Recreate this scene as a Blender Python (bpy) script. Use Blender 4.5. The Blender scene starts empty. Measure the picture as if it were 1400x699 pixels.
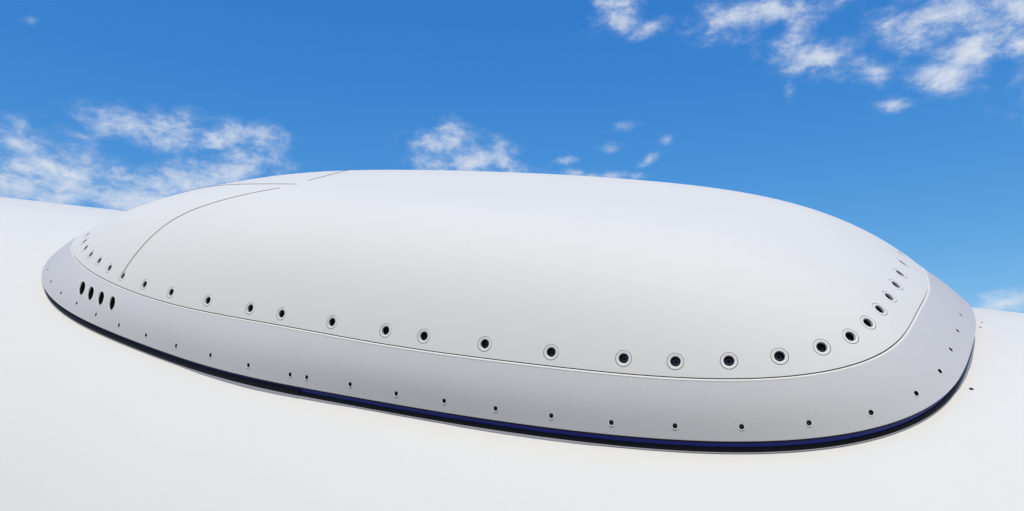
import bpy, bmesh, math, random
import numpy as np
from mathutils import Vector, Matrix
from mathutils.bvhtree import BVHTree
from mathutils.interpolate import poly_3d_calc

random.seed(7)
rad = math.radians
scene = bpy.context.scene
COL = scene.collection

# ------------------------------------------------------------------ camera
# Everything is modelled in the aircraft's own frame (x along the fuselage, z out
# through the middle of the radome, z = 0 on the fuselage skin).  TO_WORLD stands the
# aircraft in the world: the radome sits on its shoulder, a little towards the camera.
CAM = dict(cx=1.59693, cy=2.4, cz=0.79002, yaw=30.67071, pitch=-14.2203, roll=-1.78305, f=1056.0)
CAM_PITCH = 15.0

def cam_axes(yaw, pitch, roll):
    ya, pi, ro = rad(yaw), rad(pitch), rad(roll)
    F = Vector((-math.sin(ya)*math.cos(pi), math.cos(ya)*math.cos(pi), math.sin(pi)))
    Rt = Vector((math.cos(ya), math.sin(ya), 0)); U = Rt.cross(F)
    return Rt*math.cos(ro)+U*math.sin(ro), -Rt*math.sin(ro)+U*math.cos(ro), F

def mat3(r, u, f):
    return Matrix(((r.x, u.x, -f.x), (r.y, u.y, -f.y), (r.z, u.z, -f.z)))

local_cam = mat3(*cam_axes(CAM['yaw'], CAM['pitch'], CAM['roll']))
world_cam = mat3(*cam_axes(0.0, CAM_PITCH, 0.0))
ROT = world_cam @ local_cam.transposed()
TO_WORLD = Matrix.Translation((0, 0, 6.0)) @ ROT.to_4x4()

cam_data = bpy.data.cameras.new('camera')
cam = bpy.data.objects.new('camera', cam_data)
COL.objects.link(cam)
cam_data.sensor_width = 36.0
cam_data.lens = CAM['f']/1400.0*36.0
cam_data.clip_start = 0.05
cam_data.clip_end = 2000.0
cam.matrix_world = TO_WORLD @ Matrix.Translation((CAM['cx'], -CAM['cy'], CAM['cz'])) @ local_cam.to_4x4()
scene.camera = cam

# ------------------------------------------------------------------ light
SUN_LOCAL = Vector((0.02, -0.17, 1.0))          # towards the sun, aircraft frame
sun_dir = (ROT @ SUN_LOCAL).normalized()
SUN_STRENGTH = 2.48
sun_data = bpy.data.lights.new('sun', 'SUN')
sun_data.energy = SUN_STRENGTH
sun_data.angle = rad(0.6)
sun_data.color = (1.0, 0.885, 0.715)
sun = bpy.data.objects.new('sun', sun_data)
sun.rotation_euler = sun_dir.to_track_quat('Z', 'Y').to_euler()
sun.location = (0, 0, 30)
COL.objects.link(sun)

SKY_STRENGTH = 0.15
world = bpy.data.worlds.new('World')
scene.world = world
world.use_nodes = True
wn, wl = world.node_tree.nodes, world.node_tree.links
wn.clear()

def N(tree_nodes, kind, **kw):
    n = tree_nodes.new(kind)
    for k, v in kw.items():
        setattr(n, k, v)
    return n

def wmath(op, a, b=None, c=None, clamp=False):
    n = N(wn, 'ShaderNodeMath', operation=op, use_clamp=clamp)
    for i, v in enumerate((a, b, c)):
        if v is None:
            continue
        if hasattr(v, 'links'):
            wl.new(v, n.inputs[i])
        else:
            n.inputs[i].default_value = v
    return n.outputs[0]

sky = N(wn, 'ShaderNodeTexSky', sky_type='NISHITA', sun_disc=False)
sky.sun_elevation = math.asin(sun_dir.z)
sky.sun_rotation = math.atan2(sun_dir.x, sun_dir.y)
sky.altitude = 300.0
sky.air_density = 1.0
sky.dust_density = 0.3
sky.ozone_density = 2.5
hsv = N(wn, 'ShaderNodeHueSaturation')
hsv.inputs['Saturation'].default_value = 1.25
hsv.inputs['Value'].default_value = 1.0
wl.new(sky.outputs[0], hsv.inputs['Color'])

# clouds: broken fair-weather patches given by azimuth and elevation on the sky (degrees)
geo = N(wn, 'ShaderNodeTexCoord')
sep = N(wn, 'ShaderNodeSeparateXYZ')
wl.new(geo.outputs['Generated'], sep.inputs[0])
az = wmath('ARCTAN2', sep.outputs[0], sep.outputs[1])
el = wmath('ARCSINE', sep.outputs[2])
comb = N(wn, 'ShaderNodeCombineXYZ')
wl.new(az, comb.inputs[0]); wl.new(el, comb.inputs[1])
# azimuth, elevation, radius along azimuth, radius along elevation, tilt (degrees), weight
CLOUDS = [
    (-34.56, 19.55, 2.28, 1.08, -22.0, 0.95), (-31.11, 17.65, 3.99, 1.78, -13.0, 1.2), (-34.33, 16.83, 1.83, 0.91, 10.0, 1.1), (-28.15, 17.07, 3.72, 1.06, 8.0, 1.15),
    (-32.94, 18.49, 2.13, 1.1, -23.0, 1.05), (-27.38, 21.88, 3.77, 1.15, 6.0, 1.15), (-22.2, 21.76, 2.15, 0.99, 8.0, 0.8), (-19.83, 22.84, 2.21, 0.66, -3.0, 0.78),
    (-22.93, 19.14, 4.87, 1.39, 19.0, 1.05), (-20.59, 21.07, 3.05, 1.1, 16.0, 0.85), (-4.38, 23.42, 1.87, 1.37, 1.0, 0.85), (-3.2, 22.23, 4.04, 1.39, -13.0, 0.92),
    (-0.58, 21.67, 2.89, 0.75, -10.0, 0.85), (-5.79, 21.78, 2.31, 0.85, 2.0, 0.8), (4.17, 21.94, 0.98, 0.32, -2.0, 0.52), (5.19, 21.06, 1.37, 0.32, -2.0, 0.62),
    (7.35, 20.76, 2.6, 0.32, -3.0, 0.72), (8.92, 24.17, 1.25, 0.42, 6.0, 0.52), (8.0, 22.86, 1.03, 0.42, -3.0, 0.42), (10.62, 21.65, 0.88, 0.32, 20.0, 0.6),
    (12.22, 23.11, 0.56, 0.42, -5.0, 0.42), (9.29, 31.89, 2.46, 0.89, 8.0, 0.85), (11.56, 31.11, 1.56, 0.62, 20.0, 0.78), (9.03, 32.74, 2.15, 0.58, -5.0, 0.8),
    (17.77, 30.83, 2.98, 1.26, 4.0, 0.85), (21.9, 30.8, 4.16, 0.84, -7.0, 0.95), (22.4, 29.09, 1.27, 1.22, 28.0, 0.85), (23.6, 27.33, 3.13, 1.04, -15.0, 1.05),
    (27.09, 25.85, 2.03, 0.83, -26.0, 0.8), (28.52, 23.31, 1.37, 0.62, -1.0, 0.55), (21.56, 25.36, 0.52, 0.69, -9.0, 0.42), (33.13, 27.92, 4.22, 1.31, -11.0, 1.2),
    (36.69, 27.26, 2.41, 1.01, -17.0, 1.1), (33.85, 25.64, 2.86, 1.04, 4.0, 1.15), (31.77, 24.5, 2.6, 0.99, -14.0, 1.1), (36.21, 25.27, 1.97, 0.96, -5.0, 0.95),
    (30.2, 26.82, 1.83, 0.9, -14.0, 0.7), (33.19, 9.71, 1.79, 0.63, 7.0, 1.0), (-35.09, 27.06, 0.69, 0.3, 16.0, 0.38), (-39.59, 16.41, 5.24, 2.98, -6.0, 1.0),
    (-47.0, 19.36, 5.07, 3.0, 18.0, 1.0), (41.99, 21.81, 5.06, 2.87, -6.0, 1.05), (41.2, 10.12, 4.46, 2.07, -9.0, 1.0),
    (-70.0, 18.0, 9.0, 4.0, 0, 1.0), (-58.0, 34.0, 8.0, 4.0, 8, 1.0), (72.0, 28.0, 9.0, 4.5, 10, 1.05), (95.0, 16.0, 10.0, 4.0, 0, 1.0),
    (-100.0, 28.0, 10.0, 5.0, 0, 1.05), (128.0, 28.0, 10.0, 5.0, 8, 1.05), (-135.0, 20.0, 10.0, 4.5, 0, 1.05), (170.0, 22.0, 12.0, 6.0, 0, 1.05),
    (8.0, 50.0, 14.0, 6.0, 15, 1.05), (-32.0, 47.0, 10.0, 5.0, -10, 1.0), (60.0, 50.0, 14.0, 7.0, 0, 1.05), (-85.0, 55.0, 16.0, 7.0, 0, 1.05),
    (150.0, 56.0, 18.0, 8.0, 10, 1.05), (-150.0, 48.0, 16.0, 7.0, 0, 1.05), (20.0, 72.0, 40.0, 7.0, 0, 1.0), (-120.0, 76.0, 50.0, 7.0, 0, 1.0),
]
mask = None
for a0, e0, ra, re, tilt, wgt in CLOUDS:
    m_ = N(wn, 'ShaderNodeMapping', vector_type='TEXTURE')
    m_.inputs['Location'].default_value = (rad(a0), rad(e0), 0)
    m_.inputs['Rotation'].default_value = (0, 0, rad(tilt))
    m_.inputs['Scale'].default_value = (rad(ra)*2.2, rad(re)*2.25, 1)
    wl.new(comb.outputs[0], m_.inputs[0])
    gr = N(wn, 'ShaderNodeTexGradient', gradient_type='QUADRATIC_SPHERE')
    wl.new(m_.outputs[0], gr.inputs[0])
    g = wmath('MULTIPLY', gr.outputs['Fac'], wgt)
    mask = g if mask is None else wmath('MAXIMUM', mask, g)
# widen the flat of each patch
mask = wmath('POWER', mask, 0.55)
mp = N(wn, 'ShaderNodeMapping')
mp.inputs['Scale'].default_value = (1.0, 1.7, 1.0)
mp.inputs['Rotation'].default_value = (0, 0, rad(14))
wl.new(comb.outputs[0], mp.inputs[0])
fbm = N(wn, 'ShaderNodeTexNoise', noise_dimensions='3D')
fbm.inputs['Scale'].default_value = 20.0
fbm.inputs['Detail'].default_value = 8.0
fbm.inputs['Roughness'].default_value = 0.66
fbm.inputs['Distortion'].default_value = 0.15
wl.new(mp.outputs[0], fbm.inputs['Vector'])
dens = wmath('SUBTRACT', wmath('ADD', wmath('MULTIPLY', mask, 1.0), wmath('MULTIPLY', fbm.outputs[0], 2.3)), 1.62)

def smooth(sock, lo, hi):
    m_ = N(wn, 'ShaderNodeMapRange', interpolation_type='SMOOTHSTEP')
    m_.inputs['From Min'].default_value = lo
    m_.inputs['From Max'].default_value = hi
    wl.new(sock, m_.inputs['Value'])
    return m_.outputs[0]

veil = wmath('MULTIPLY', smooth(dens, -0.30, 0.35), 0.20)
body = wmath('MULTIPLY', smooth(dens, 0.0, 0.80), 0.70)
alpha = wmath('MULTIPLY', wmath('ADD', veil, body), smooth(mask, 0.08, 0.45))
fbm2 = N(wn, 'ShaderNodeTexNoise')
fbm2.inputs['Scale'].default_value = 30.0
fbm2.inputs['Detail'].default_value = 4.0
wl.new(mp.outputs[0], fbm2.inputs['Vector'])
ccol = N(wn, 'ShaderNodeMix', data_type='RGBA')
ccol.inputs['A'].default_value = (3.6, 4.2, 5.1, 1)
ccol.inputs['B'].default_value = (5.9, 6.0, 6.2, 1)
wl.new(fbm2.outputs[0], ccol.inputs['Factor'])
mix = N(wn, 'ShaderNodeMix', data_type='RGBA')
wl.new(alpha, mix.inputs['Factor'])
tint = N(wn, 'ShaderNodeMix', data_type='RGBA', blend_type='MULTIPLY')
tint.inputs['Factor'].default_value = 1.0
tint.inputs['B'].default_value = (0.52, 1.0, 1.16, 1)
wl.new(hsv.outputs[0], tint.inputs['A'])
sepc = N(wn, 'ShaderNodeSeparateColor'); cmbc = N(wn, 'ShaderNodeCombineColor')
wl.new(tint.outputs['Result'], sepc.inputs[0])
for i_, (k_, e_) in enumerate(((1.41, 1.15), (1.149, 0.77), (2.46, 0.39))):   # deep polarised blue, evener towards the horizon
    wl.new(wmath('MULTIPLY', wmath('POWER', sepc.outputs[i_], e_), k_), cmbc.inputs[i_])
wl.new(cmbc.outputs[0], mix.inputs['A'])
wl.new(ccol.outputs['Result'], mix.inputs['B'])
bg = N(wn, 'ShaderNodeBackground')
bg.inputs['Strength'].default_value = SKY_STRENGTH
wl.new(mix.outputs['Result'], bg.inputs['Color'])
wout = N(wn, 'ShaderNodeOutputWorld')
wl.new(bg.outputs[0], wout.inputs['Surface'])

world.cycles.sampling_method = 'MANUAL'
world.cycles.sample_map_resolution = 512
scene.cycles.max_bounces = 5
scene.cycles.diffuse_bounces = 3
scene.cycles.glossy_bounces = 3

vs = scene.view_settings
vs.view_transform = 'Standard'
vs.look = 'None'
vs.exposure = 0.0
vs.gamma = 1.0
vs.use_curve_mapping = False

# ------------------------------------------------------------------ materials
def material(name, color, rough=0.4, metal=0.0, spec=0.4, peel=0.0, mottle=0.0, specks=0.0, peel_scale=350.0):
    m = bpy.data.materials.new(name)
    m.use_nodes = True
    nt = m.node_tree; n, l = nt.nodes, nt.links
    b = n['Principled BSDF']
    b.inputs['Base Color'].default_value = (*color, 1)
    b.inputs['Roughness'].default_value = rough
    b.inputs['Metallic'].default_value = metal
    b.inputs['Specular IOR Level'].default_value = spec
    tc = n.new('ShaderNodeTexCoord')
    if mottle or specks:
        nz = n.new('ShaderNodeTexNoise'); nz.inputs['Scale'].default_value = 3.0
        nz.inputs['Detail'].default_value = 8.0; nz.inputs['Roughness'].default_value = 0.6
        l.new(tc.outputs['Object'], nz.inputs['Vector'])
        mr = n.new('ShaderNodeMapRange'); mr.inputs['To Min'].default_value = 1-mottle; mr.inputs['To Max'].default_value = 1+mottle
        l.new(nz.outputs[0], mr.inputs['Value'])
        mx = n.new('ShaderNodeMix'); mx.data_type = 'RGBA'; mx.blend_type = 'MULTIPLY'; mx.inputs['Factor'].default_value = 1.0
        mx.inputs['A'].default_value = (*color, 1)
        l.new(mr.outputs[0], mx.inputs['B'])
        col_out = mx.outputs['Result']
        if specks:
            vo = n.new('ShaderNodeTexVoronoi'); vo.inputs['Scale'].default_value = 5.0
            l.new(tc.outputs['Object'], vo.inputs['Vector'])
            sp = n.new('ShaderNodeMapRange'); sp.inputs['From Min'].default_value = 0.008; sp.inputs['From Max'].default_value = 0.014
            sp.inputs['To Min'].default_value = 1-specks; sp.inputs['To Max'].default_value = 1.0
            l.new(vo.outputs['Distance'], sp.inputs['Value'])
            m2 = n.new('ShaderNodeMix'); m2.data_type = 'RGBA'; m2.blend_type = 'MULTIPLY'; m2.inputs['Factor'].default_value = 1.0
            l.new(col_out, m2.inputs['A']); l.new(sp.outputs[0], m2.inputs['B'])
            col_out = m2.outputs['Result']
        l.new(col_out, b.inputs['Base Color'])
        gz = n.new('ShaderNodeTexNoise'); gz.inputs['Scale'].default_value = 160.0; gz.inputs['Detail'].default_value = 2.0
        l.new(tc.outputs['Object'], gz.inputs['Vector'])
        gm = n.new('ShaderNodeMapRange'); gm.inputs['To Min'].default_value = 1-mottle*1.5; gm.inputs['To Max'].default_value = 1+mottle*1.5
        l.new(gz.outputs[0], gm.inputs['Value'])
        m3 = n.new('ShaderNodeMix'); m3.data_type = 'RGBA'; m3.blend_type = 'MULTIPLY'; m3.inputs['Factor'].default_value = 1.0
        l.new(col_out, m3.inputs['A']); l.new(gm.outputs[0], m3.inputs['B'])
        col_out = m3.outputs['Result']
        l.new(col_out, b.inputs['Base Color'])
        rr = n.new('ShaderNodeMapRange'); rr.inputs['To Min'].default_value = rough-0.05; rr.inputs['To Max'].default_value = rough+0.07
        l.new(nz.outputs[0], rr.inputs['Value']); l.new(rr.outputs[0], b.inputs['Roughness'])
    if peel:
        pz = n.new('ShaderNodeTexNoise'); pz.inputs['Scale'].default_value = peel_scale; pz.inputs['Detail'].default_value = 3.0
        l.new(tc.outputs['Object'], pz.inputs['Vector'])
        bp = n.new('ShaderNodeBump'); bp.inputs['Strength'].default_value = peel; bp.inputs['Distance'].default_value = 0.001
        l.new(pz.outputs[0], bp.inputs['Height']); l.new(bp.outputs[0], b.inputs['Normal'])
    return m

M_FUS = material('fuselage_white_paint', (0.81, 0.785, 0.71), 0.6, spec=0.10, peel=0.06, mottle=0.015, specks=0.35)
M_DOME = material('radome_white_paint', (0.81, 0.785, 0.715), 0.6, spec=0.12, peel=0.14, mottle=0.015, specks=0.25)
M_SKIRT = material('skirt_shaded_white_paint', (0.645, 0.624, 0.592), 0.5, spec=0.22, peel=0.22, mottle=0.025, specks=0.2)  # same white paint as the dome, darkened to deepen the skirt's shading
M_RIM = material('insert_paint', (0.83, 0.80, 0.735), 0.55, spec=0.2, peel=0.05)
M_STEEL = material('dark_steel', (0.06, 0.06, 0.065), 0.32, metal=0.85)
M_ALU = material('bore_aluminium', (0.42, 0.42, 0.42), 0.4, metal=0.25)
M_BLACK = material('black_rubber', (0.008, 0.008, 0.010), 0.6, spec=0.2)
M_BORE = material('bore_black', (0.006, 0.006, 0.007), 0.5, spec=0.25)
M_BLUE = material('blue_primer', (0.0025, 0.014, 0.22), 0.45, mottle=0.1)
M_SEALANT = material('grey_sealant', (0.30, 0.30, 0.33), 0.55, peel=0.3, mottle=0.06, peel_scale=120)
M_DARKLINE = material('strip_dark', (0.02, 0.02, 0.022), 0.5)
M_MESH = material('vent_mesh', (0.035, 0.035, 0.04), 0.5, metal=0.4)

# ------------------------------------------------------------------ radome shape
R = 2.0
A, B = 1.6, 0.84
CB = np.array([1.15554, -0.13396, 0.10646, -0.02348, -0.05462, 0.00493, -0.02395, 0.01165, -0.00282, -0.00099, 0.0028, 0.00056])
CK = np.array([1.15928, -0.13108, 0.10319, -0.02109, -0.06242, 0.00305, -0.02232, 0.00795, 0.00181, 0.00013, 0.00385, -0.00021])
CS = np.array([1.07316, -0.11736, 0.10999, -0.05094, -0.04441, -0.00701, -0.01589, 0.00772, -0.00105, 0.00785, 0.00036, 0.00063])
HL = 0.034
HS = np.array([0.12416, 0.02272, -0.02607, -0.00029, -0.00031])
ZT, T1, T2, PP, QQ, PC, X0 = 0.347878, -0.014965, -0.015696, 4.362404, 0.993600, 1.165897, 0.065414

def outline(c, ph):
    r = np.cos(np.outer(ph, np.arange(len(c)))) @ c
    return A*r*np.cos(ph), B*r*np.sin(ph)

def curve(c, ph, h, inset=0.0):
    """outline c lifted h above the fuselage skin, moved inwards by inset along the skin"""
    ph = np.atleast_1d(np.asarray(ph, float))
    x, y = outline(c, ph)
    if np.any(inset):
        e = 1e-4
        x1, y1 = outline(c, ph+e); x2, y2 = outline(c, ph-e)
        tx, ty = x1-x2, y1-y2
        ln = np.hypot(tx, ty)
        x = x-ty/ln*inset; y = y+tx/ln*inset
    h = np.broadcast_to(h, ph.shape)
    return np.stack([x, y, np.sqrt(np.maximum((R+h)**2-y*y, .01))-R], -1)

def seam_h(ph):
    return np.cos(np.outer(np.atleast_1d(ph), np.arange(len(HS)))) @ HS

def cap(ph, t):
    ph = np.atleast_1d(np.asarray(ph, float)); t = np.broadcast_to(t, ph.shape).astype(float)
    s = curve(CS, ph, seam_h(ph))
    x = X0*(1-t)+s[:, 0]*t; y = s[:, 1]*t
    pp = PP+PC*np.cos(np.arctan2(s[:, 1]/B, s[:, 0]/A))
    g = 1-np.maximum(1-np.power(np.maximum(t, 0), pp), 0)**QQ
    z = s[:, 2]*g+(ZT+T1*x/A+T2*(x/A)**2)*(1-g)
    return np.stack([x, y, z], -1)

def skirt(ph, v):
    ph = np.atleast_1d(np.asarray(ph, float)); v = np.broadcast_to(v, ph.shape).astype(float)[:, None]
    a = curve(CK, ph, HL); b = curve(CS, ph, seam_h(ph))
    return a*(1-v)+b*v

def surf_normals(fn, ph, t, dt):
    e = 2e-4
    X = fn(ph+e, t)-fn(ph-e, t)
    Y = fn(ph, t+dt)-fn(ph, t-dt)
    n = np.cross(X, Y)
    p = fn(ph, t)
    n *= np.sign(np.sum(n*(p-np.array([0, 0, -1.2])), 1))[:, None]
    return n/np.linalg.norm(n, axis=1)[:, None]

# ------------------------------------------------------------------ object helpers
def tag(o, label=None, category=None, group=None, kind=None):
    for k, v in (('label', label), ('category', category), ('group', group), ('kind', kind)):
        if v:
            o[k] = v

def link(name, me, parent=None, mats=(), matrix=None):
    o = bpy.data.objects.new(name, me)
    COL.objects.link(o)
    if me is not None and not me.materials:
        for m in mats:
            me.materials.append(m)
    if parent is not None:
        o.parent = parent
    if matrix is not None:
        if parent is None:
            o.matrix_world = matrix
        else:
            o.matrix_local = matrix
    return o

def strips_mesh(name, profile_rings, closed, smooth=True, sharp_between=()):
    """loft a list of rings (n x 3 arrays); closed: ring wraps round. sharp_between: ring indices after which a new
    disconnected band starts so that the shading breaks there"""
    verts, faces = [], []
    idx = []
    for k, r in enumerate(profile_rings):
        idx.append(len(verts)); verts.extend(map(tuple, r))
    n = len(profile_rings[0])
    last = n if closed else n-1
    for k in range(len(profile_rings)-1):
        if k in sharp_between:
            continue
        a, b = idx[k], idx[k+1]
        for i in range(last):
            j = (i+1) % n
            faces.append((a+i, a+j, b+j, b+i))
    me = bpy.data.meshes.new(name)
    me.from_pydata(verts, [], faces)
    me.update()
    bm = bmesh.new(); bm.from_mesh(me)
    loose = [v for v in bm.verts if not v.link_faces]
    bmesh.ops.delete(bm, geom=loose, context='VERTS')
    bm.to_mesh(me); bm.free()
    me.polygons.foreach_set('use_smooth', [smooth]*len(me.polygons))
    return me

def frame_at(p, n):
    """local frame with z along n and y as near to 'up the skin' as can be"""
    n = Vector(n).normalized()
    x = Vector((1, 0, 0)); x = (x-n*x.dot(n)).normalized()
    y = n.cross(x)
    return Matrix(((x.x, y.x, n.x, p[0]), (x.y, y.y, n.y, p[1]), (x.z, y.z, n.z, p[2]), (0, 0, 0, 1)))

def skin_with_holes(name, P, Nrm, faces, holes, extra=None):
    """P, Nrm: vertex positions and true surface normals.  holes: (centre, normal, half-axis, half-axis, segments).  Each hole is
    really cut: the faces around it go and the gap is re-meshed up to a clean circle that lies on the surface."""
    bvh = BVHTree.FromPolygons([Vector(p) for p in P], faces)
    bm = bmesh.new()
    vs_ = [bm.verts.new(p) for p in P]
    bm.verts.ensure_lookup_table()
    for f in faces:
        bm.faces.new([vs_[i] for i in f])
    bm.faces.ensure_lookup_table()
    normal_of = {i: Vector(Nrm[i]) for i in range(len(P))}
    cen = np.array([np.mean([P[i] for i in f], axis=0) for f in faces])
    nlist = [Vector(n) for n in Nrm]

    def surf_n(q):
        loc, _, fi, _ = bvh.find_nearest(q)
        f = faces[fi]
        w = poly_3d_calc([Vector(P[i]) for i in f], loc)
        nn = Vector((0, 0, 0))
        for wi, i in zip(w, f):
            nn += nlist[i]*wi
        return loc, nn.normalized()
    doomed = set(); jobs = []
    for c, n, ex, ey, seg in holes:
        c = Vector(c)
        r = max(ex.length, ey.length)
        ax, ay = ex/ex.length_squared, ey/ey.length_squared
        d = np.linalg.norm(cen-np.array(c), axis=1)
        loc, _, fi0, _ = bvh.find_nearest(c)
        kill = {fi0}
        for fi in np.where(d < r*1.4+0.05)[0]:
            vv = [Vector(P[i]) for i in faces[fi]]
            m = 9
            for k in range(len(vv)):
                a = Vector(((vv[k]-c).dot(ax), (vv[k]-c).dot(ay)))
                b_ = vv[(k+1) % len(vv)]-c
                ab = Vector((b_.dot(ax), b_.dot(ay)))-a
                t = max(0, min(1, -a.dot(ab)/max(ab.length_squared, 1e-12)))
                m = min(m, (a+ab*t).length)
            if m < 1.1:
                kill.add(int(fi))
        jobs.append((c, ex, ey, seg, kill))
        doomed |= kill
    edge_sets = []
    for c, ex, ey, seg, kill in jobs:
        fs = [bm.faces[i] for i in kill]
        cnt = {}
        for f in fs:
            for e in f.edges:
                cnt[e] = cnt.get(e, 0)+1
        edge_sets.append([e for e, k in cnt.items() if k == 1])
    dead = [bm.faces[i] for i in doomed]
    bmesh.ops.delete(bm, geom=dead, context='FACES_ONLY')
    new_n = {}
    for (c, ex, ey, seg, kill), es in zip(jobs, edge_sets):
        ring = []
        for k in range(seg):
            a = 2*math.pi*k/seg
            q = c+ex*math.cos(a)+ey*math.sin(a)
            loc, nn = surf_n(q)
            v = bm.verts.new(loc); new_n[v] = nn; ring.append(v)
        re = [bm.edges.new((ring[k], ring[(k+1) % seg])) for k in range(seg)]
        es = [e for e in es if e.is_valid]
        bmesh.ops.bridge_loops(bm, edges=es+re)
    bmesh.ops.triangulate(bm, faces=[f for f in bm.faces if len(f.verts) > 4])
    bm.verts.index_update()
    keep = [v for v in bm.verts if v.link_faces]
    loose = [v for v in bm.verts if not v.link_faces]
    old_of = {v: i for i, v in enumerate(vs_)}
    nv = {v: (new_n[v] if v in new_n else nlist[old_of[v]]) for v in keep}
    bmesh.ops.delete(bm, geom=loose, context='VERTS')
    bm.verts.index_update()
    # make the faces wind outwards, as the true normals do
    for f in bm.faces:
        f.normal_update()
        s = Vector((0, 0, 0))
        for v in f.verts:
            s += nv[v]
        if f.normal.dot(s) < 0:
            f.normal_flip()
        f.smooth = True
    me = bpy.data.meshes.new(name)
    ex_v, ex_f = [], []
    if extra:
        for rings, closed in extra:
            off = None
            idx = []
            for r_ in rings:
                idx.append(len(ex_v)); ex_v.extend(map(tuple, r_))
            n_ = len(rings[0])
            for k in range(len(rings)-1):
                for i in range(n_ if closed else n_-1):
                    j = (i+1) % n_
                    ex_f.append((idx[k]+i, idx[k]+j, idx[k+1]+j, idx[k+1]+i))
    exv = [bm.verts.new(p) for p in ex_v]
    for f in ex_f:
        ff = bm.faces.new([exv[i] for i in f]); ff.smooth = True
    bm.normal_update()
    bm.verts.index_update()
    alln = [nv[v] if v in nv else v.normal.copy() for v in bm.verts]
    bm.to_mesh(me); bm.free()
    me.normals_split_custom_set_from_vertices(alln)
    return me

def half_axes(fr, rx, ry=None, turn=0.0):
    x, y = fr.col[0].to_3d(), fr.col[1].to_3d()
    c_, s_ = math.cos(turn), math.sin(turn)
    return (x*c_+y*s_)*rx, (y*c_-x*s_)*(ry or rx)

def lathe_mesh(name, prof, seg, mats, mat_of):
    """revolve (radius, height) pairs about z; mat_of[k] is the slot of the band between k and k+1"""
    verts, faces, fm = [], [], []
    for r, z in prof:
        if r <= 0:
            verts.append((0, 0, z))
        else:
            verts.extend((r*math.cos(2*math.pi*i/seg), r*math.sin(2*math.pi*i/seg), z) for i in range(seg))
    pos = 0; starts = []
    for r, z in prof:
        starts.append(pos); pos += 1 if r <= 0 else seg
    for k in range(len(prof)-1):
        a, b = starts[k], starts[k+1]
        for i in range(seg):
            j = (i+1) % seg
            if prof[k+1][0] <= 0:
                faces.append((a+i, a+j, b))
            elif prof[k][0] <= 0:
                faces.append((a, b+j, b+i))
            else:
                faces.append((a+i, a+j, b+j, b+i))
            fm.append(mat_of[k])
    me = bpy.data.meshes.new(name)
    me.from_pydata(verts, [], faces)
    for m in mats:
        me.materials.append(m)
    me.polygons.foreach_set('material_index', fm)
    me.update()
    bm = bmesh.new(); bm.from_mesh(me)
    bm.to_mesh(me); bm.free()
    me.polygons.foreach_set('use_smooth', [True]*len(me.polygons))
    return me

def sharpen(me, deg=35):
    me.set_sharp_from_angle(angle=rad(deg))

# ------------------------------------------------------------------ fuselage
def build_fuselage():
    x0, x1 = -16.0, 12.0
    nx, na = 57, 361
    ph = np.linspace(-math.pi, math.pi, na)[:-1]
    verts, faces = [], []
    xs = np.linspace(x0, x1, nx)
    for x in xs:
        verts.extend((x, -R*math.sin(a), R*math.cos(a)-R) for a in ph)
    m = na-1
    for k in range(nx-1):
        for i in range(m):
            j = (i+1) % m
            faces.append((k*m+i, k*m+j, (k+1)*m+j, (k+1)*m+i))
    faces.append(tuple(range(m))[::-1]); faces.append(tuple((nx-1)*m+i for i in range(m)))
    me = bpy.data.meshes.new('aircraft_fuselage')
    me.from_pydata(verts, [], faces)
    me.update()
    bm = bmesh.new(); bm.from_mesh(me); bmesh.ops.recalc_face_normals(bm, faces=bm.faces[:]); bm.to_mesh(me); bm.free()
    me.polygons.foreach_set('use_smooth', [len(p.vertices) == 4 for p in me.polygons])
    o = link('aircraft_fuselage', me, None, (M_FUS,), TO_WORLD)
    tag(o, 'plain white curved top of an aircraft fuselage under the radome', 'aircraft')
    sm = lathe_mesh('screw', [(0.0062, -0.001), (0.0060, 0.0006), (0.0048, 0.0011), (0.0044, 0.0004), (0.0, 0.0002)], 18, (M_STEEL, M_BORE), [0, 0, 1, 1])
    for p in ((1.6878, 0.1680, 0.55), (1.6829, 0.1036, 0.6), (1.6654, -0.3269, 0.85)):
        y = p[1]; z = math.sqrt(R*R-y*y)-R
        link('screw', sm, o, matrix=frame_at((p[0], y, z), (0, y, z+R)) @ Matrix.Diagonal((p[2], p[2], p[2], 1)))
    return o

fuselage = build_fuselage()

# ------------------------------------------------------------------ radome
radome = link('radome', None, None, (), TO_WORLD)
tag(radome, 'low white oval radome dome with skirt bolted on top of the fuselage', 'radome')

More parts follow.
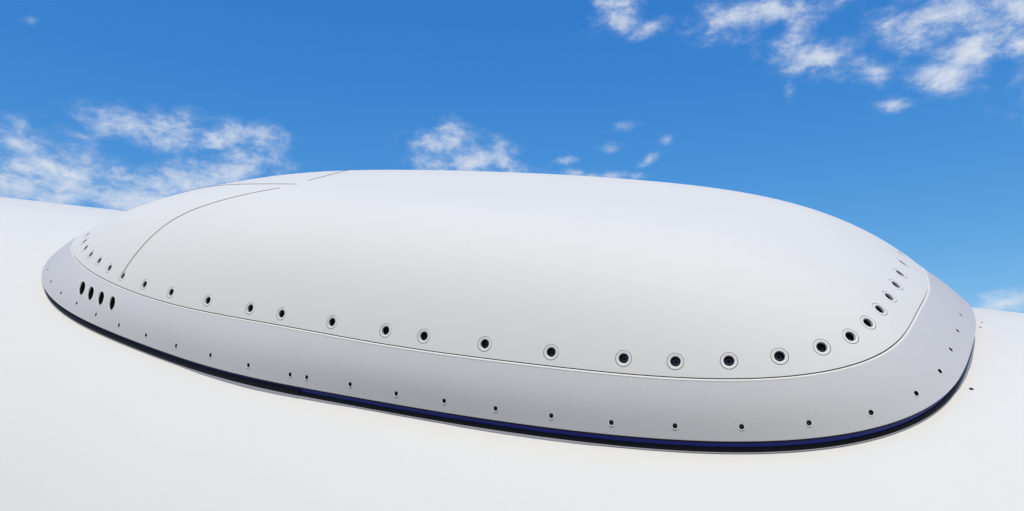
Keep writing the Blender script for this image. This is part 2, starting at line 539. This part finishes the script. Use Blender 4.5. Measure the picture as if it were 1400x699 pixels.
CAP_HOLES = [
    (3.5696, 0.9551), (3.6293, 0.9614), (3.6913, 0.9652), (3.7580, 0.9666), (3.8262, 0.9668), (3.8979, 0.9703), (3.9748, 0.9739),
    (4.0786, 0.9754), (4.1867, 0.9755), (4.3178, 0.9760), (4.4561, 0.9771), (4.5535, 0.9779), (4.7012, 0.9775), (4.8426, 0.9771),
    (4.9332, 0.9774), (5.0630, 0.9780), (5.1871, 0.9795), (5.3065, 0.9786), (5.3849, 0.9783), (5.4655, 0.9760), (5.5475, 0.9730),
    (5.6302, 0.9690), (5.7073, 0.9654), (5.7875, 0.9595), (5.8787, 0.9562), (5.9908, 0.9569), (6.1150, 0.9553), (6.2494, 0.9515),
    (6.4282, 0.9533), (6.6142, 0.9508),
]
SKIRT_HOLES = [
    (3.7021, 0.1975), (3.7874, 0.2074), (3.8700, 0.2179), (3.9504, 0.2354), (4.0356, 0.2105), (4.1231, 0.1904), (4.2161, 0.1908),
    (4.3145, 0.1831), (4.4181, 0.1988), (4.5254, 0.1858), (4.6346, 0.1735), (4.6759, 0.1822), (4.7803, 0.1999), (4.8837, 0.1772),
    (4.9827, 0.1880), (5.0793, 0.1865), (5.1740, 0.1871), (5.2662, 0.1820), (5.3562, 0.2062), (5.4460, 0.2212), (5.5392, 0.2262),
    (5.6397, 0.2181), (5.7479, 0.2391), (5.8574, 0.2729), (5.9787, 0.3009), (6.1182, 0.3000), (6.2706, 0.3101), (6.4741, 0.2555),
]
VENTS = [(3.9077, .5788, .0450, .0186, 141), (3.9532, .5762, .0415, .0186, 139), (3.9995, .5844, .0381, .0186, 137), (4.0472, .5852, .0352, .0186, 134)]
JOINT = 4.6555                                   # butt joint of the two skirt halves on the near side

def pt(fn, u):
    p = fn(np.array([u[0]]), np.array([u[1]]))[0]
    n = surf_normals(fn, np.array([u[0]]), np.array([u[1]]), 1e-3)[0]
    return p, n

# --- dome shell
def build_dome():
    nphi = 1000
    # even spacing along the seam
    ph0 = np.linspace(0, 2*np.pi, 6001)
    s = cap(ph0, 0.97); L = np.concatenate([[0], np.cumsum(np.linalg.norm(np.diff(s, axis=0), axis=1))])
    ph = np.interp(np.linspace(0, L[-1], nphi+1), L, ph0)[:-1]
    ts = np.concatenate([np.linspace(0.9993, 0.90, 20), np.linspace(0.90, 0.6, 16)[1:], np.linspace(0.6, 0.04, 18)[1:]])
    P, Nn, faces = [], [], []
    for t in ts:
        P.append(cap(ph, t)); Nn.append(surf_normals(cap, ph, np.full(nphi, t), min(1e-3, (1-t)*.5+1e-5)))
    P.append(cap(np.array([0.]), 0.0)); Nn.append(np.array([[0, 0, 1.]]))
    edge, edge_n = P[0], Nn[0]
    P = np.concatenate(P); Nn = np.concatenate(Nn)
    for k in range(len(ts)-1):
        for i in range(nphi):
            j = (i+1) % nphi
            faces.append((k*nphi+i, k*nphi+j, (k+1)*nphi+j, (k+1)*nphi+i))
    pole = len(P)-1; k = (len(ts)-1)*nphi
    for i in range(nphi):
        faces.append((k+i, k+(i+1) % nphi, pole))
    holes = []
    frames = []
    for u in CAP_HOLES:
        p, n = pt(cap, u)
        fr = frame_at(p, n); holes.append((p, n, *half_axes(fr, SOCK_R), 28)); frames.append(fr)
    lip = [edge, edge-edge_n*0.0012+(cap(ph, 0.9993)-cap(ph, 0.985))*0.0, edge-edge_n*0.010]
    me = skin_with_holes('dome_shell', P, Nn, faces, holes, [([lip[0], lip[2]], True)])
    return me, frames

SOCK_R = 0.0212
BORE_R = 0.0128
dome_me, sock_frames = build_dome()
dome = link('dome_shell', dome_me, radome, (M_DOME,), Matrix())
g = 0.0011
sock_me = lathe_mesh('fastener_socket',
    [(SOCK_R-g, -0.012), (SOCK_R-g, -0.0006), (SOCK_R-g-0.0007, 0.0002), (BORE_R+0.0014, 0.0003), (BORE_R+0.0003, -0.0004), (BORE_R-0.0002, -0.0042),
     (BORE_R-0.0010, -0.0046), (BORE_R-0.0014, -0.0150), (0.0085, -0.0155), (0.0080, -0.0130), (0.0045, -0.0127), (0.0040, -0.0160), (0.0, -0.0160)],
    28, (M_RIM, M_BORE, M_STEEL, M_ALU), [0, 0, 0, 0, 3, 3, 1, 1, 2, 2, 1, 1])
sharpen(sock_me, 40)
for fr in sock_frames:
    link('fastener_socket', sock_me, dome, matrix=fr @ Matrix.Rotation(random.uniform(0, 6.28), 4, 'Z'))

# --- skirt panels
SK_R, VENT_R = 0.0078, 0.0260

def build_skirt(a0, a1, name):
    ph0 = np.linspace(a0, a1, 4001)
    s = skirt(ph0, 0.4); L = np.concatenate([[0], np.cumsum(np.linalg.norm(np.diff(s, axis=0), axis=1))])
    nph = int(L[-1]/0.0055)
    ph = np.interp(np.linspace(0, L[-1], nph), L, ph0)
    height = np.linalg.norm(skirt(ph, 1.0)-skirt(ph, 0.0), axis=1)
    vtop = 1-0.0090/height                       # leaves room for the rounded top edge and the gap below the dome
    nv = 34
    vv = np.linspace(0, 1, nv)
    P, Nn, faces = [], [], []
    for v in vv:
        t = v*vtop
        p = skirt(ph, t); n = surf_normals(skirt, ph, t, 1e-3)
        p = p+n*((0.003+0.011*np.sin(ph)**2)*np.sin(np.pi*t))[:, None]      # slight belly
        P.append(p); Nn.append(n)
    # true normals of the bellied surface from the grid itself
    G = np.array(P)
    du = np.gradient(G, axis=1); dv = np.gradient(G, axis=0)
    n = np.cross(du, dv); n /= np.linalg.norm(n, axis=2)[..., None]
    ref = np.array(Nn); n *= np.sign(np.sum(n*ref, 2))[..., None]
    for k in range(nv-1):
        for i in range(nph-1):
            faces.append((k*nph+i, k*nph+i+1, (k+1)*nph+i+1, (k+1)*nph+i))
    holes, screws, vents = [], [], []
    flatP, flatN = G.reshape(-1, 3), n.reshape(-1, 3)
    bvh = BVHTree.FromPolygons([Vector(p) for p in flatP], faces)

    def on_skin(u):
        p, nn = pt(skirt, u)
        loc, no, _, _ = bvh.find_nearest(Vector(p)+Vector(nn)*0.010)
        return loc, Vector(nn)
    for u in SKIRT_HOLES:
        if a0 < u[0] < a1 or a0 < u[0]-2*math.pi < a1:
            p, nn = on_skin(u); fr = frame_at(p, nn); holes.append((p, nn, *half_axes(fr, SK_R), 16)); screws.append(fr)
    for u in VENTS:
        if a0 < u[0] < a1:
            p, nn = on_skin(u[:2]); fr = frame_at(p, nn); ex, ey = half_axes(fr, u[2], u[3], rad(u[4]))
            holes.append((p, nn, ex, ey, 36))
            vents.append(Matrix.Translation(p) @ Matrix((ex/VENT_R, ey/VENT_R, Vector(nn))).transposed().to_4x4())
    # rounded top edge, turned lip below
    top, tn = G[-1], n[-1]
    up = skirt(ph, 1.0)-skirt(ph, vtop); up /= np.linalg.norm(up, axis=1)[:, None]
    r = 0.0074
    rounds = []
    for k in range(7):
        a = rad(90*k/6)
        rounds.append(top+up*(r*math.sin(a))[..., None] - tn*(r*(1-math.cos(a))) if False else top+up*(r*math.sin(a))-tn*(r*(1-math.cos(a))))
    rounds.append(rounds[-1]-tn*0.012)
    bot, bn = G[0], n[0]
    dn = -(skirt(ph, 0.2)-skirt(ph, 0.0)); dn /= np.linalg.norm(dn, axis=1)[:, None]
    low = [bot, bot+dn*0.0010-bn*0.0004, bot+dn*0.0016-bn*0.0016, bot+dn*0.0012-bn*0.0040, bot-bn*0.030+dn*0.0]
    me = skin_with_holes(name, flatP, flatN, faces, holes, [(rounds[::-1], False), (low, False)])
    return me, screws, vents

screw_me = lathe_mesh('screw', [(SK_R+0.0006, 0.0001), (SK_R+0.0002, 0.0004), (SK_R-0.0010, 0.0004), (SK_R-0.0017, -0.0004), (SK_R-0.0020, -0.0070), (0.0040, -0.0070), (0.0034, -0.0060), (0.0, -0.0060)],
                        16, (M_RIM, M_BORE, M_STEEL), [0, 0, 0, 1, 1, 2, 2])
sharpen(screw_me, 40)
vent_me = lathe_mesh('vent_hole', [(VENT_R+0.0022, -0.0002), (VENT_R+0.0016, 0.0012), (VENT_R-0.0002, 0.0013), (VENT_R-0.0014, 0.0002), (VENT_R-0.0018, -0.0050), (VENT_R-0.0022, -0.0220), (0.0, -0.0220)],
                      36, (M_RIM, M_BORE, M_MESH), [0, 0, 0, 0, 1, 2])
sharpen(vent_me, 40)
for a0, a1, lab in ((JOINT-2*math.pi+0.00004, 2*math.pi-JOINT-0.00004, None), (2*math.pi-JOINT+0.00004, JOINT-0.00004, None)):
    me, screws, vents = build_skirt(a0, a1, 'skirt_panel')
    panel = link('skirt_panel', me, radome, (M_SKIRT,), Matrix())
    for fr in screws:
        link('screw', screw_me, panel, matrix=fr @ Matrix.Rotation(random.uniform(0, 6.28), 4, 'Z'))
    for fr in vents:
        link('vent_hole', vent_me, panel, matrix=fr)

# --- added white bead that paints the highlight along the skirt's upper edge
ph = np.linspace(0, 2*np.pi, 1201)[:-1]
hgt_ = np.linalg.norm(skirt(ph, 1.0)-skirt(ph, 0.0), axis=1)
vb = 1-0.0090/hgt_
bt, bn_ = skirt(ph, vb), surf_normals(skirt, ph, np.full(1200, .95), 1e-3)
bu = skirt(ph, 1.0)-skirt(ph, 0.9); bu /= np.linalg.norm(bu, axis=1)[:, None]
belly = ((0.003+0.011*np.sin(ph)**2)*np.sin(np.pi*vb))[:, None]
bt = bt+bn_*belly
bead = [bt+bu*(0.0026+0.0050*math.sin(rad(a_)))-bn_*(0.0050*(1-math.cos(rad(a_)))-0.0004) for a_ in (-16, 0, 15, 30, 45, 60, 75, 90)]
bead[0] = bead[0]-bn_*0.0012
link('edge_highlight', strips_mesh('edge_highlight', bead, True), radome, (M_RIM,), Matrix())

# --- black gasket behind the seam
ph = np.linspace(0, 2*np.pi, 721)[:-1]
gn = surf_normals(skirt, ph, np.full(720, .95), 1e-3)
gl = skirt(ph, 0.86)-gn*0.0120; gm = skirt(ph, 1.0)-gn*0.0095; gu = cap(ph, 0.985)-gn*0.0140
gasket = link('seam_gasket', strips_mesh('seam_gasket', [gl, gm, gu], True), radome, (M_BLACK,), Matrix())

# --- base: blue adapter ring, black seal, grey sealant, each in two lengths that meet below the skirt joint
def base_band(name, a0, a1, prof, m, wob=0.0, outlines=None):
    n = int(abs(a1-a0)/2/math.pi*900)
    ph = np.linspace(a0, a1, n)
    w = wob*(np.sin(ph*37.0)+0.6*np.sin(ph*91.0+1.0)) if wob else 0.0
    outlines = outlines or [CK]*len(prof)
    rings = [curve(outlines[k], ph, h, inset+(w if k == 0 else 0.0)) for k, (inset, h) in enumerate(prof)]
    me = strips_mesh(name, rings, False)
    bm = bmesh.new(); bm.from_mesh(me)
    ends = [e for e in bm.edges if e.is_boundary]
    bm.free()
    sharpen(me, 40)
    return link(name, me, radome, (m,), Matrix())

for k, (a0, a1) in enumerate(((JOINT-2*math.pi, 2*math.pi-JOINT), (2*math.pi-JOINT, JOINT))):
    hb = 0.0115 if k == 0 else 0.0175
    extra = 0.0 if k == 0 else -0.0010
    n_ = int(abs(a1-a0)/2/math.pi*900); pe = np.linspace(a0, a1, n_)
    es = strips_mesh('lip_shade_strip', [curve(CK, pe, 0.0338, 0.0030), curve(CK, pe, 0.0264, 0.0034), curve(CK, pe, 0.0260, 0.0060), curve(CK, pe, 0.0290, 0.0200)], False)
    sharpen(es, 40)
    link('lip_shade_strip', es, radome, (M_BLACK,), Matrix())  # black strip added to draw the shadow line under the skirt lip
    base_band('base_ring', a0, a1, [(0.0090, 0.004), (0.0090, 0.0240), (0.050, 0.0243)], M_BLUE)
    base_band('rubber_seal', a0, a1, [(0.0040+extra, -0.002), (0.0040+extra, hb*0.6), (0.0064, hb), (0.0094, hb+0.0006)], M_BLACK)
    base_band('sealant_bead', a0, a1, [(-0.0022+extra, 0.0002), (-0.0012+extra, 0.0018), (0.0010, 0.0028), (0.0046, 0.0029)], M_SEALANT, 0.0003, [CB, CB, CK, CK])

# --- lightning strips on the dome
def dome_point(x, y):
    lo, hi = 0.0, 1.0
    ph_ = math.atan2(y/B, (x-X0)/A)
    for _ in range(4):                            # outline angle that passes through x, y
        q = curve(CS, np.array([ph_]), 0.0)[0]
        ph_ += math.atan2(y, x-X0)-math.atan2(q[1], q[0]-X0)
    q = curve(CS, np.array([ph_]), 0.0)[0]
    t = math.hypot(x-X0, y)/math.hypot(q[0]-X0, q[1])
    return cap(np.array([ph_]), min(t, 0.998))[0]

def build_strip(path):
    """path: x, y on the dome; thin dark strip bedded on a low white fillet, laid along the surface"""
    path = np.array(path, float)
    d = np.concatenate([[0], np.cumsum(np.linalg.norm(np.diff(path, axis=0), axis=1))])
    tt = np.linspace(0, d[-1], 90)
    # smooth (quadratic-ish) resampling
    x = np.interp(tt, d, path[:, 0]); y = np.interp(tt, d, path[:, 1])
    for _ in range(60):
        x[1:-1] = (x[:-2]+2*x[1:-1]+x[2:])/4; y[1:-1] = (y[:-2]+2*y[1:-1]+y[2:])/4
    pts, nrm = [], []
    for a, b in zip(x, y):
        loc, no, fi, _ = DOME_BVH.find_nearest(Vector(dome_point(a, b)))
        pts.append(np.array(dome_point(a, b))); nrm.append(np.array(no))
    pts = np.array(pts); nrm = np.array(nrm)
    for _ in range(8):
        nrm[1:-1] = (nrm[:-2]+2*nrm[1:-1]+nrm[2:])/4
    nrm /= np.linalg.norm(nrm, axis=1)[:, None]
    tg = np.gradient(pts, axis=0); tg /= np.linalg.norm(tg, axis=1)[:, None]
    sd = np.cross(nrm, tg)
    def rib(half, hgt, off=0.0):
        w = half*np.minimum(1, np.minimum(np.arange(90), np.arange(90)[::-1])/3.0+0.15)[:, None]
        return [pts+sd*off-sd*w-nrm*0.001, pts+sd*off-sd*w*0.7+nrm*hgt, pts+sd*off+sd*w*0.7+nrm*hgt, pts+sd*off+sd*w-nrm*0.001]
    fil = link('lightning_strip', strips_mesh('lightning_strip', rib(0.0065, 0.0014), False), radome, (M_RIM,), Matrix())
    link('conductor', strips_mesh('conductor', rib(0.0021, 0.0026), False), fil, (M_DARKLINE,), Matrix())

bmt = bmesh.new(); bmt.from_mesh(dome_me); DOME_BVH = BVHTree.FromBMesh(bmt); bmt.free()
STRIPS = [
    [(-1.186, -.684), (-1.182, -.667), (-1.169, -.633), (-1.156, -.602), (-1.129, -.548), (-1.102, -.504), (-1.047, -.455), (-.966, -.410), (-.845, -.346), (-.715, -.269)],
    [(-1.90, -.03), (-1.65, -.06), (-1.45, -.10), (-1.30, -.135), (-1.12, -.168), (-.966, -.195), (-.812, -.208), (-.683, -.211)],
    [(-.690, -.145), (-.704, -.027), (-.735, .100), (-.80, .25), (-.93, .40), (-1.06, .50), (-1.15, .60), (-1.186, .67)],
]
for s_ in STRIPS:
    build_strip(s_)
